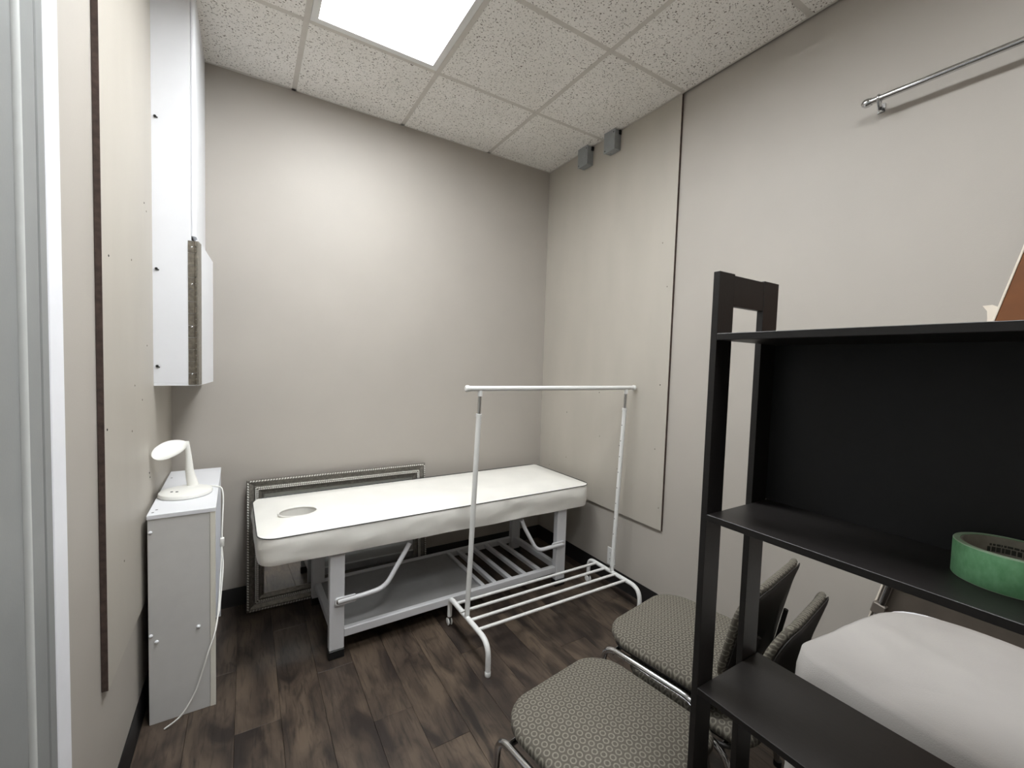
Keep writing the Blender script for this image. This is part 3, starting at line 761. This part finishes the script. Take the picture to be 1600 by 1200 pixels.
# ------------------------------------------------------------------ stacking chairs
def pad(outline, z0, z1, crown, rimr=.012):
    """cushion from an outline: rounded edge and domed top"""
    bm = B(); n = len(outline); cx = sum(p[0] for p in outline) / n; cy = sum(p[1] for p in outline) / n
    rings = []
    H = z1 - z0
    lv = [(.90, z0), (.97, z0 + H * .10), (1.0, z0 + H * .35), (1.0, z0 + H * .60), (.985, z0 + H * .80), (.95, z0 + H * .93), (.88, z1)]
    lv += [(s, z1 + crown * (1 - (s / .88) ** 2)) for s in (.72, .54, .36, .18)]
    for s, z in lv: rings.append([bm.verts.new((cx + (p[0] - cx) * s, cy + (p[1] - cy) * s, z)) for p in outline])
    for i in range(len(rings) - 1):
        for k in range(n): bm.faces.new((rings[i][k], rings[i][(k + 1) % n], rings[i + 1][(k + 1) % n], rings[i + 1][k]))
    top = bm.verts.new((cx, cy, z1 + crown)); bot = bm.verts.new((cx, cy, z0))
    for k in range(n):
        bm.faces.new((rings[-1][k], rings[-1][(k + 1) % n], top)); bm.faces.new((rings[0][(k + 1) % n], rings[0][k], bot))
    return bm

def make_chair(label, loc, rz, group, back=True):
    t = thing('stacking_chair' if back else 'stool', label, 'chair' if back else 'stool', loc, rz, group)
    so = [(x, y + (.016 * (1 - (x / .212) ** 2) if y > 0 else 0)) for x, y in rrect(-.212, .212, -.205, .198, [.095, .095, .06, .06], 8)]
    obj('seat', pad(so, .408, .446, .012), M['fabric_seat'], t, ang=60)
    obj('seat_pan', prism(B(), rrect(-.195, .195, -.19, .19, .07), 'z', .396, .4085, .003), M['shell'], t)
    # backrest: rounded panel bent in plan and leaning back
    BZ = .460
    def bend(bm, off):
        for v in bm.verts:
            x, d, z = v.co.x, v.co.z, v.co.y      # local panel: x, height (y), depth (z)
            h = z
            y = -.210 - .13 * h - .30 * h * h + off + .55 * x * x + d
            v.co = (x, y, BZ + h)
        return bm
    bo = rrect(-.205, .205, 0, .295, [.085, .085, .07, .07], 8)
    if back: obj('backrest', bend(pad(bo, .0, .024, .006), .0), M['fabric_back'], t, ang=60)
    so = rrect(-.198, .198, .007, .288, [.08, .08, .066, .066], 8)
    if back: obj('back_shell', bend(pad(so, -.0075, -.0005, 0), .0), M['shell'], t, ang=60)
    for s in (-1, 1):
        x = s * .2235
        side = smooth_path([(x + s * .012, .190, .004), (x, .175, .403), (x, -.150, .403), (x + s * .010, -.215, .004)], [0, .05, .06, 0], 7)
        fr = obj('side_frame', tube(B(), side, .0095, 12), M['chrome'], t)
        for q in (side[0], side[-1]): obj('glide', lathe(B(), [(0, 0), (.0125, 0), (.013, .003), (.0125, .018), (0, .018)], c=(q[0], q[1], 0), seg=12), M['blackplastic'], fr)
        if not back: continue
        xb = s * .110
        up = smooth_path([(s * .2140, -.10, .392), (s * .200, -.165, .400), (xb, -.221, .47), (xb, -.245, .60)], .05, 6)
        up = [Vector(p) for p in up]
        obj('back_upright', tube(B(), up, .0065, 10), M['shell'], t)
    obj('cross_bar', tube(B(), [(-.223, .150, .385), (.223, .150, .385)], .0075, 10), M['chrome'], t)
    obj('cross_bar', tube(B(), [(-.223, -.130, .385), (.223, -.130, .385)], .0075, 10), M['chrome'], t)
    return t
G1 = 'ring-patterned stacking chairs by the right wall'
make_chair('upper chair of the stack, its ring-patterned grey seat in view behind the black shelf post', (1.264, .864, .070), math.radians(9), G1)
make_chair('lower chair of the stack, mostly hidden, its backrest nearest the grey sheet', (1.272, .787, 0), math.radians(8.5), G1)
make_chair('ring-patterned padded stool left of the chair stack, only its rounded corner in view', (.808, .778, 0), math.radians(8), None, back=False).scale = (1, 1, 1.055)

# ------------------------------------------------------------------ sheet-covered table behind the shelving unit
tbx, tby, tbz = 1.315, 0.105, 0.742
ROT = math.radians(-6)
tb = thing('side_table', 'low table hidden under the pale grey sheet', 'table', (tbx, tby, 0), ROT)
obj('table_top', prism(B(), rrect(-.262, .262, -.345, .345, [.10, .05, .05, .10]), 'z', tbz - .025, tbz, .004), M['white'], tb)
for sx in (-1, 1):
    for sy in (-1, 1): obj('leg', tube(B(), [(sx * .21, sy * .29, 0), (sx * .20, sy * .28, tbz - .026)], .014, 12), M['chrome'], tb)
def sheet():
    bm = B(); R = [.16, .07, .07, .14]
    out = rrect(-.268, .268, -.352, .352, R, 10)
    dense = []
    for k in range(len(out)):
        a, b = Vector(out[k]), Vector(out[(k + 1) % len(out)]); n = max(1, int((b - a).length / .022))
        for q in range(n): dense.append(a.lerp(b, q / n))
    n = len(dense); rings = []
    for s in (.15, .3, .45, .6, .72, .82, .90, .96, .995):
        ring = []
        for p in dense:
            x, y = p.x * s, p.y * s
            z = .004 + .010 * max(0, noise.noise(Vector((x * 5, y * 5, 2)))) + .005 * max(0, noise.noise(Vector((x * 14, y * 14, 5)))) - (.006 if s > .99 else 0)
            ring.append(bm.verts.new((x, y, z)))
        rings.append(ring)
    acc = 0
    for li in range(1, 9):
        ring = []; dl = li / 8
        for k, p in enumerate(dense):
            q = dense[k - 1]; w = dense[(k + 1) % n]; tn = (w - q).normalized(); nr = Vector((tn.y, -tn.x))
            s = k / n * 2 * PI
            wave = (.012 * math.sin(s * 11 + 1) + .008 * math.sin(s * 19)) * dl
            o = p + nr * (.005 + .014 * dl + max(-.004, wave))
            ring.append(bm.verts.new((o.x, o.y, -.008 - .30 * dl + .02 * dl * math.sin(s * 5))))
        rings.append(ring)
    for i in range(len(rings) - 1):
        for k in range(n): bm.faces.new((rings[i][k], rings[i][(k + 1) % n], rings[i + 1][(k + 1) % n], rings[i + 1][k]))
    c = bm.verts.new((0, 0, .006))
    for k in range(n): bm.faces.new((c, rings[0][k], rings[0][(k + 1) % n]))
    return bm
sh = obj('sheet', sheet(), M['cloth'], ang=80); sh.location = (tbx, tby, tbz + .002); sh.rotation_euler = (0, 0, ROT)
sh['label'] = 'pale grey fabric sheet draped over the table behind the shelving unit'; sh['category'] = 'sheet'
sd = sh.modifiers.new('thickness', 'SOLIDIFY'); sd.thickness = .0015; sd.offset = 1

# ------------------------------------------------------------------ tall brown board leaning on the right wall
bd = thing('leaning_board', 'tall brown board with a darker lower part and pale edge leaning on the right wall', 'board', (XE - .05, 0.724, 0.0))
tilt = math.radians(13.0)
bd.rotation_euler = (tilt, 0, 0)
obj('board_panel', box(B(), -.012, .010, -.62, -.006, .90, 1.95, .002), M['board'], bd)
obj('lower_part', box(B(), -.012, .010, -.62, -.006, .012, .898, .002), M['darktaupe'], bd)  # lower part of the board, coloured dark taupe instead of brown
obj('edge_band', box(B(), -.0135, .0115, -.0055, 0, .012, 1.95, .001), M['paper'], bd)
obj('chrome_leg', tube(B(), [(-.026, -.024, .30), (-.026, -.024, .80)], .011, 12), M['chrome'], bd)
obj('leg_clamp', box(B(), -.040, -.0125, -.040, -.002, .560, .600, .003), M['clamp'], bd)
bm = B(); prism(bm, [(0, 0), (.012, .050), (.034, .050), (.0, .085), (0, .085)], 'x', -.0145, -.0138); 
obj('torn_paper', prism(B(), [(.0005, 1.572), (.0005, 1.660), (.014, 1.664), (.034, 1.658), (.020, 1.644), (.013, 1.622), (.007, 1.590)], 'x', -.006, -.0045), M['paper'], bd)
bm.free()
